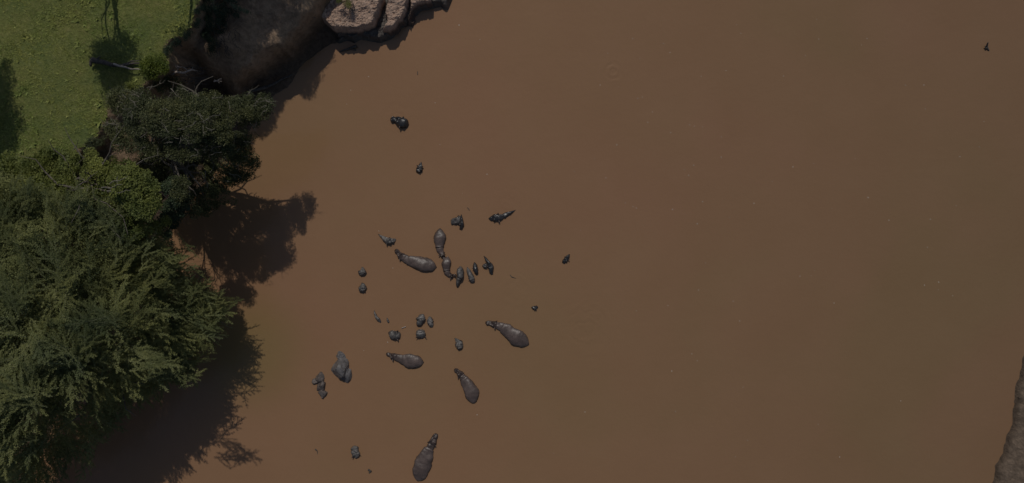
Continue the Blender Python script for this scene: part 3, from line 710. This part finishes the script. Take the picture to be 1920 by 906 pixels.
for (a, b) in (((333, 135, 5.5), (332, 122, 5.9)), ((332, 128, 5.7), (328, 120, 5.9)), ((312, 146, 4.6), (304, 147, 4.4)), ((318, 136, 5), (308, 131, 4.8)), ((345, 137, 5.4), (352, 142, 5)), ((331, 135, 5.4), (320, 130, 5.5)), ((358, 131, 5.3), (362, 126, 5.5)), ((332, 124, 5.8), (345, 127, 5.8)), ((345, 127, 5.8), (352, 132, 5.6))):
    tube(m_, wob(P(*a), P(*b), 4, .1), [.04, .035, .03, .02, .012], 4)
tag(m_.build('dead_branch', DEAD, smooth=True), 'bleached white crooked branch snagged on the dark bank below the bright bush', 'branch')
m_ = MB()
for _ in range(34):
    x = random.uniform(318, 378); y = random.uniform(126, 158); a = random.uniform(-.7, .7)
    tube(m_, wob(P(x, y, 4.8), P(x+28*math.cos(a), y-14*math.sin(a), 5.0), 4, .12), [.03, .028, .022, .016, .01], 3)
tag(m_.build('root_tangle', DEADDARK), 'tangle of thin brown roots around the bleached white branch', 'roots')
stick('dead_branch', 'small pale broken branch above the dark tree, right of the root tangle', 'branch', [(401, 153, 4.9, 415, 148, 5.1, .05, .03, .05), (402, 150, 4.9, 412, 156, 4.9, .04, .02, .06), (408, 151, 5.0, 416, 153, 5, .03, .015, .05)], DEAD, .05)
stick('fallen_pole', 'long dark pole slanting from the dark tree out over the water', 'log', [(440, 180, .9, 500, 163, .8, .17, .12, .015), (500, 163, .8, 548, 140, .35, .12, .05, .02)], DEADDARK, .2)
stick('driftwood', 'dark driftwood stick with a forked end floating below the rock ledges', 'driftwood', [(636, 97, .06, 668, 86, .2, .05, .11, .01), (655, 91, .1, 668, 94, .05, .05, .04, .05), (660, 89, .15, 671, 88, .15, .06, .03, .05)], DEADDARK, .1)
stick('driftwood', 'tiny pale floating stick between the lumpy heads in the middle of the pod', 'driftwood', [(753, 615.5, .03, 761, 612.5, .05, .04, .03, .01)], DEAD, .1)
stick('driftwood', 'slim dark curved stick floating right of the pod, above the lone tiny head', 'driftwood', [(956, 515, .02, 959, 519, .03, .02, .03, .02), (959, 519, .03, 967, 522, .02, .03, .015, .02)], DEADDARK, .1)
stick('driftwood', 'dark forked snag poking from the water at the far upper right', 'snag', [(1852.5, 80, .5, 1850, 88, .0, .04, .09, .03), (1850, 88, .1, 1854, 95, 0, .1, .06, .03), (1849, 91, .1, 1847, 86, .2, .08, .03, .05)], DEADDARK, .1)
stick('driftwood', 'smallest dark bit of floating debris near the bottom left of the open water', 'driftwood', [(591, 842, .04, 595, 846, .04, .06, .03, .05), (595, 846, .02, 596, 855, -.02, .03, .015, .05)], DEADDARK, .1)
stick('driftwood', 'dark bit of debris just above the bottom edge, left of the lowest hippo', 'driftwood', [(690, 881, .06, 696, 883, .06, .08, .06, .05), (696, 883, .06, 692, 887, .03, .06, .05, .05)], DEADDARK, .1)
stick('driftwood', 'tiny brown floating twig above the cluster of hippos', 'driftwood', [(876, 389, .01, 880, 394, .03, .02, .03, .05)], DEADDARK, .1)
stick('driftwood', 'faint brown twig floating in the open water near the rocks', 'driftwood', [(783, 134, .01, 783, 140, .02, .025, .03, .05)], DEADDARK, .1)

# roots hanging on the shaded bank face
m_ = MB()
for _ in range(42):
    x = random.uniform(400, 445); y = random.uniform(15, 95)
    a = P(x, y, 5.2); e = P(x+random.uniform(-8, 14), y+random.uniform(8, 26), 4.6)
    tube(m_, wob(a, e, 5, .15), [.03, .028, .022, .018, .014, .01], 3)
tag(m_.build('root_tangle', DEADDARK), 'thin roots trailing down the muddy bank face from the top bush', 'roots')

# ------------------------------------------------------------------ hippos
def interp(st, n):
    a = np.array(st, float); L = np.r_[0, np.cumsum(np.hypot(*np.diff(a[:, :2], axis=0).T))]; s = np.linspace(0, L[-1], n)
    out = np.stack([np.interp(s, L, a[:, j]) for j in range(a.shape[1])], 1)
    k = max(1, n//22); ker = np.hanning(2*k+3)[1:-1]; ker /= ker.sum()
    pad = len(ker)//2
    for j in range(a.shape[1]):
        col = np.r_[2*out[0, j]-out[1:pad+1, j][::-1], out[:, j], 2*out[-1, j]-out[-pad-1:-1, j][::-1]]
        out[:, j] = np.convolve(col, ker, 'valid')
    return out, s/L[-1]

def hippo_mesh(st, bumps=(), folds=(), rough=.02, depth=.55, seed=0, n=60, m=28, headf=0):
    """st: (px,py,half width px,top height m[,twist]); continuous body surface"""
    S, s = interp(st, n)
    C = np.stack([(S[:, 0]-960)/24, -(S[:, 1]-453)/24], 1)
    T = np.gradient(C, axis=0); T /= np.linalg.norm(T, axis=1)[:, None]; Nn = np.stack([-T[:, 1], T[:, 0]], 1)
    hw = np.maximum(S[:, 2]/24, .01); zt = S[:, 3]
    th = np.linspace(0, 2*np.pi, m, endpoint=False)
    V = np.zeros((n, m, 3))
    for i in range(n):
        g = 1.0
        for f, a, wd in folds: g -= a*math.exp(-((s[i]-f)/wd)**2) - a*.5*math.exp(-((s[i]-f-.022)/wd)**2)
        cs, sn = np.cos(th), np.sin(th)
        lat = np.sign(cs)*np.abs(cs)**.85*hw[i]*g*(np.where(sn < 0, 1+.12*np.abs(sn), 1))
        zz = np.where(sn > 0, np.abs(sn)**.62*zt[i]*g, -np.abs(sn)*depth*min(1, hw[i]*3))
        V[i, :, 0] = C[i, 0]+Nn[i, 0]*lat; V[i, :, 1] = C[i, 1]+Nn[i, 1]*lat; V[i, :, 2] = zz
    for (bs, side, bw, ba) in bumps:       # s along, side -1..1 of half width, width m, height m
        i = min(n-1, int(bs*(n-1))); c = C[i]+Nn[i]*side*hw[i]
        d2 = (V[..., 0]-c[0])**2+(V[..., 1]-c[1])**2
        up = V[..., 2] > -.05
        V[..., 2] += np.where(up, ba*np.exp(-d2/(bw*bw)), 0)
    V = V.reshape(-1, 3)
    nz = np.array([noise.noise(Vector((v[0]*1.7+seed, v[1]*1.7, v[2]*2))) for v in V]); nz2 = np.array([noise.noise(Vector((v[0]*5+seed, v[1]*5, v[2]*6+3))) for v in V])
    V[:, 2] += (nz*rough*2+nz2*rough*1.3)*np.clip(V[:, 2]*6, 0, 1)
    hd = 1+2.2*(np.repeat(s, m) < headf)
    V[:, 2] += nz2*rough*2.0*(hd-1)*np.clip(V[:, 2]*6, 0, 1)
    ctr = np.repeat(np.concatenate([C, np.zeros((n, 1))], 1), m, 0); dv = V-ctr; dv[:, 2] = 0
    V += dv*(nz*.24+nz2*rough*4)[:, None]
    F = [(i*m+k, i*m+(k+1) % m, (i+1)*m+(k+1) % m, (i+1)*m+k) for i in range(n-1) for k in range(m)]
    c0 = len(V); V = np.concatenate([V, V[:m].mean(0)[None], V[(n-1)*m:].mean(0)[None]])
    Tt = [(c0, (k+1) % m, k) for k in range(m)]+[(c0+1, (n-1)*m+k, (n-1)*m+(k+1) % m) for k in range(m)]
    return V, np.array(F), np.array(Tt), C, Nn, T, hw, zt

def ear(root, c, n_, t_, z, size, side, back):
    """leaf shaped upright ear cup"""
    m_ = MB(); V = []; F = []
    u = Vector((n_[0]*side, n_[1]*side, 0)); f = Vector((t_[0], t_[1], 0))*back
    ax = (u*.75+f*.25+Vector((0, 0, .75))).normalized(); sd_ = f.normalized(); th_ = ax.cross(sd_)
    o = Vector((c[0], c[1], z))
    prof = [(0, .35), (.25, .55), (.6, .5), (.85, .25), (1, .02)]
    for (a, wdt) in prof:
        for k in range(6):
            q = 2*math.pi*k/6; V.append((o+ax*a*size+sd_*math.cos(q)*wdt*size*.55+th_*math.sin(q)*wdt*size*.22)[:])
    for i in range(4):
        for k in range(6): F.append((i*6+k, i*6+(k+1) % 6, (i+1)*6+(k+1) % 6, (i+1)*6+k))
    m_.add(V, F); m_.build('ear', EARM, root, smooth=True)

def hippo(label, st, mat=HIDE, head=None, folds=(), rough=.02, seed=0, extra=(), headf=0, depth=.55, group='hippos wallowing in the river', hs=1.0, n=60):
    """head: (s_nose, s_eye, s_ear) fractions along the stations, or None"""
    bumps = list(extra)
    if head:
        sn, se, sr = head
        bumps += [(sn, .55, .05*hs, .06*hs), (sn, -.55, .05*hs, .06*hs), (se, .7, .07*hs, .13*hs), (se, -.7, .07*hs, .13*hs), (se-.04, 0, .06*hs, -.06*hs), ((sn+se)/2, .9, .06*hs, -.05*hs), ((sn+se)/2, -.9, .06*hs, -.05*hs)]
    V, F, T3, C, Nn, T, hw, zt = hippo_mesh(st, bumps, folds, rough, depth, seed, n, headf=headf)
    mid = V[len(V)//2]; root = thing('hippo', label, 'hippo', (float(C[len(C)//2][0]), float(C[len(C)//2][1]), 0), group)
    mb_ = MB(); off = 0; mb_.add(V, F); mb_.f[3].append(T3); wt = np.maximum((np.r_[np.repeat(np.linspace(0, 1, n), (len(V)-2)//n), 0, 1] < (headf*.85 if headf else -1))*.75, (V[:, 2] < .05)*1.0)
    mb_.build('body', mat, root, smooth=True, attr={'wet': wt})
    if head:
        i = int(sr*(len(C)-1))
        for side in (1, -1): ear(root, C[i]+Nn[i]*side*hw[i]*.8, Nn[i], T[i], max(zt[i]*.55, .04), .21*hs, side, 1)
    return root

def full(label, line, Wd, folds=(), seed=0, zs=1.0, mat=HIDE):
    a = np.array(line, float); L = np.r_[0, np.cumsum(np.hypot(*np.diff(a, axis=0).T))]; L /= L[-1]
    prof = [(0, .14, .02), (.025, .28, .13), (.06, .34, .15), (.1, .30, .13), (.14, .33, .18), (.18, .44, .24), (.225, .40, .2), (.27, .48, .18), (.34, .57, .21), (.45, .74, .25), (.58, .92, .31), (.7, 1.0, .35), (.8, .95, .33), (.88, .76, .27), (.94, .48, .18), (.975, .24, .1), (1, .05, .0)]
    st = [(np.interp(f, L, a[:, 0]), np.interp(f, L, a[:, 1]), w_*Wd, z*zs) for f, w_, z in prof]
    spine = [(f, .0, .4, .012) for f in (.55, .7, .85)]
    return hippo(label, st, mat, (.045, .165, .205), folds, .018, seed, extra=spine, n=84, headf=.28)

full('hippo lying in full view facing upper left, left of the curved chain of hippos', [(741, 468), (753, 481), (768, 489), (792, 495), (819, 502)], 14, [(.345, .1, .012)], 1)
full('long upright hippo at the top of the chain, rump up with a dark neck crease', [(835, 488), (829, 477), (824, 466), (825, 447), (825, 428)], 11, [(.42, .28, .012)], 2)
full('small hippo in the middle of the chain with its head turned to the right', [(856, 517), (843, 517), (837, 508), (837, 496), (840, 481)], 8.5, [(.46, .3, .016)], 3)
full('stout hippo in full view heading up left, rightmost of the whole bodied ones', [(910, 605), (928, 608), (941, 612), (963, 628), (992, 647)], 15, [(.36, .08, .01)], 4)
full('pear shaped hippo in full view facing left, below the pairs of grey heads', [(724, 663), (738, 668.5), (746, 670.5), (772, 677.5), (795, 680)], 12.8, [], 5)
full('hippo in full view facing upper left with ringed neck folds', [(852, 692), (862, 700), (870, 710), (882, 731), (890, 757)], 14, [(.24, .18, .01), (.28, .2, .01), (.32, .2, .01)], 6)
full('lowest hippo in full view, head up right and broad back near the bottom edge', [(819, 813), (811.5, 828), (805, 841), (794, 868), (783, 903)], 16.8, [(.31, .2, .012)], 7)

hippo('almost black hippo head facing left, highest in the river', [(732, 223, 2, .05), (735, 224, 5.5, .3), (740, 225, 5, .26), (746, 226, 6.5, .34), (753, 230, 9, .5), (760, 232, 9, .5), (765, 234, 5, .2), (767, 234, 1, 0)], HIDEDARK, (.1, .38, .62), (), .02, 8, hs=1.15)
hippo('small dark hippo head alone between the highest head and the group', [(783, 325, 1, 0), (784, 322, 5, .22), (787, 317, 6.5, .3), (788, 312, 4, .14), (789, 307, 2.5, .12), (790, 304, .5, 0)], HIDEDARK, (.2, .4, .6), (), .05, 9, hs=.9)
hippo('craggy dark hippo head facing left, just above the chain of hippos', [(845, 413, 1, 0), (848, 414, 5.5, .2), (853, 415, 6, .22), (858, 414, 7, .3), (863, 413, 8, .3), (866, 413, 3, 0)], HIDEGREY, (.15, .45, .75), (), .06, 10)
hippo('narrow dark ridge of a hippo back against the craggy head above the chain', [(865, 402, .6, 0), (865.5, 410, 2.4, .3), (867, 420, 3, .34), (864, 428, 2.4, .2), (862, 431, 1, 0)], HIDEDARK, None, (), .03, 11)
hippo('hippo head and pointed back facing left, upper right of the chain', [(916, 410, 1, 0), (920, 410, 4, .2), (926, 409, 6.5, .28), (935, 408, 6.5, .3), (942, 406, 5, .25), (946, 404, 4.8, .26), (952, 401, 3.4, .22), (960, 397.5, 2, .14), (967, 394, .4, 0)], HIDEDARK, (.08, .2, .34), [(.52, .2, .02)], .04, 12)
hippo('wedge shaped hippo head and back above the left hippo in full view', [(709, 439, .4, 0), (715, 443.5, 2.6, .18), (722, 448, 4.6, .26), (729, 452, 6, .3), (736, 452, 5, .28), (741, 450, 3, .12), (743, 450, .8, 0)], HIDEGREY, (.85, .72, .6), (), .05, 13)
hippo('raised grey hippo rump at the lower end of the chain, pointed at both ends', [(863, 499, 1, .0), (863.5, 503, 5.5, .42), (863, 510, 7, .62), (863, 517, 6.4, .6), (860, 524, 4.6, .5), (858, 532, 3.2, .42), (858, 540, 1, 0)], HIDEGREY, None, [(.55, .15, .03)], .05, 14)
hippo('slim grey hippo back, first one right of the raised rump', [(876, 501, .8, 0), (878, 507, 3.4, .24), (881, 515, 4.8, .34), (885, 523, 5.2, .36), (888, 529, 2.6, .15), (889, 531, .5, 0)], HIDEGREY, (.88, .75, .62), (), .03, 15, hs=.7)
hippo('shortest slim hippo back, second one right of the raised rump', [(889.5, 492, 1, 0), (890.5, 497, 4, .25), (891.5, 504, 4.6, .32), (893.5, 511, 3.8, .26), (894.5, 517, 1.4, 0)], HIDEDARK, (.1, .28, .42), (), .03, 16, hs=.7)
hippo('thin curved hippo with a knobbly back, third right of the raised rump', [(907, 480, .5, 0), (911, 485, 2.2, .2), (915, 491, 3.2, .3), (918, 496, 4.2, .28), (921, 502, 4.6, .3), (921, 509, 4, .26), (923, 516, 1.5, 0)], HIDEDARK, (.85, .65, .52), (), .06, 17, hs=.8)
hippo('little hippo head tucked against the left side of the knobbly curved one', [(904, 500, .8, 0), (907, 499, 3.6, .18), (912, 498, 4, .22), (916, 497, 2, .05)], HIDEGREY, (.2, .45, .6), (), .05, 18, hs=.6)
hippo('small dark hippo head out to the right, apart from the group', [(1054, 493, 1, 0), (1057, 491, 4.2, .2), (1061, 487, 4.4, .26), (1065, 481, 3.6, .22), (1068, 477, 1, 0)], HIDEDARK, (.2, .4, .55), (), .05, 19, hs=.8)
hippo('tiny dark hippo head above the rightmost hippo in full view', [(996, 577, .8, 0), (999, 577, 3, .15), (1003, 577, 3.6, .18), (1007, 577, 3, .12), (1009, 578, .6, 0)], HIDEDARK, (.2, .5, .7), (), .05, 20, hs=.6)
hippo('triangular grey hippo head on its own, left of the rightmost hippo in full view', [(852.5, 634, .6, 0), (856, 637.5, 3, .15), (860, 643, 7, .3), (862, 648, 7.5, .34), (863, 652, 5.5, .26), (864, 656, 1.5, 0)], HIDEGREY, (.85, .6, .4), (), .06, 21, hs=.9)
hippo('broad grey hippo head facing down, upper of the two stacked heads in the middle', [(787, 590, 2, 0), (788.5, 592.5, 6.5, .28), (789.5, 597, 8.2, .36), (788.5, 602, 6.5, .3), (786.5, 607, 5.4, .26), (786, 610, 4.6, .18), (786, 612, 1, 0)], HIDEGREY, (.85, .42, .24), (), .04, 22)
hippo('narrow mottled hippo head directly right of the upper stacked head', [(805, 593.5, 1, 0), (806, 597, 4.6, .25), (807.5, 603, 5.6, .3), (809, 609, 4.4, .25), (811, 614.5, 1.4, 0)], HIDEGREY, (.82, .5, .3), (), .05, 23, hs=.8)
hippo('rounded hippo forehead, lower of the two stacked heads in the middle', [(789, 617.5, 3, 0), (789, 620, 7.5, .3), (789.5, 626, 9.5, .4), (790, 631, 8.5, .32), (790, 635.5, 2, 0)], HIDEGREY, (.2, .4, .75), (), .05, 24)
hippo('ridged oval hippo head left of the lower stacked head', [(728, 624, 1.4, 0), (732, 625, 6, .24), (738, 627, 8.5, .34), (745, 628, 8, .32), (750, 628, 5, .2), (752, 628, 1, 0)], HIDEGREY, (.2, .55, .75), [(.35, .12, .02), (.5, .12, .02), (.65, .1, .02)], .05, 25)
hippo('thin curved sliver of hippo back at the left of the middle group', [(701.5, 582, .5, 0), (703, 588, 2, .16), (706, 594.5, 2.4, .2), (710, 599, 3.4, .24), (713.5, 604, 2, .05), (714, 606, .6, 0)], HIDEGREY, None, (), .04, 26)
hippo('tiny slip of hippo back beside the thin curved sliver', [(725.5, 596, .6, 0), (727, 600, 2, .13), (728.5, 604, 2, .1), (729, 606.5, .6, 0)], HIDEGREY, None, (), .03, 27)
hippo('pale shell shaped hippo forehead, upper of the left hand pair', [(679, 500.5, 1, 0), (680, 504, 3.6, .2), (680, 510, 7.6, .32), (680, 514, 6.8, .26), (680, 518, 1.5, 0)], HIDEGREY, (.85, .62, .45), (), .06, 28, hs=.8)
hippo('pale shell shaped hippo forehead, lower of the left hand pair', [(678.5, 530, .8, 0), (680, 534, 4.4, .22), (681, 539, 7.4, .34), (679, 545, 6, .28), (678, 550, 1.5, 0)], HIDEGREY, (.85, .62, .4), (), .06, 29, hs=.8)
hippo('ridged hippo head alone near the bottom, left of the lowest hippo', [(663, 836, 2, 0), (664, 839, 7, .25), (666, 846, 7.6, .3), (668, 852, 7.4, .3), (670, 857, 4.5, .18), (671, 859.5, 1, 0)], HIDEGREY, (.15, .45, .72), [(.3, .14, .03), (.55, .14, .03), (.78, .12, .02)], .06, 30)

# ------------------------------------------------------------------ foam flecks
mbf = MB(); n = 130
px = np.r_[rng.normal(1380, 170, n-60), rng.uniform(560, 1850, 60)]; py = np.r_[rng.normal(300, 230, n-60), rng.uniform(20, 890, 60)]
kk = (px > 640) & (py > 5) & (py < 900); px, py = px[kk], py[kk]
for x, y in zip(px, py):
    r = random.uniform(.010, .036); a = random.uniform(0, 6.28); c = P(x, y, .006)
    V = [(c.x+r*random.uniform(.6, 1.2)*math.cos(a+k*1.047), c.y+r*random.uniform(.6, 1.2)*math.sin(a+k*1.047), .006) for k in range(6)]+[(c.x, c.y, .02)]
    mbf.add(V, [(k, (k+1) % 6, 6) for k in range(6)])
mf, n_, b_, o_ = M('foam'); b_.inputs['Base Color'].default_value = (.72, .68, .6, 1); b_.inputs['Roughness'].default_value = .6
tag(mbf.build('foam_flecks', mf), 'scattered tiny pale foam flecks drifting on the open brown water', 'foam', kind='stuff')
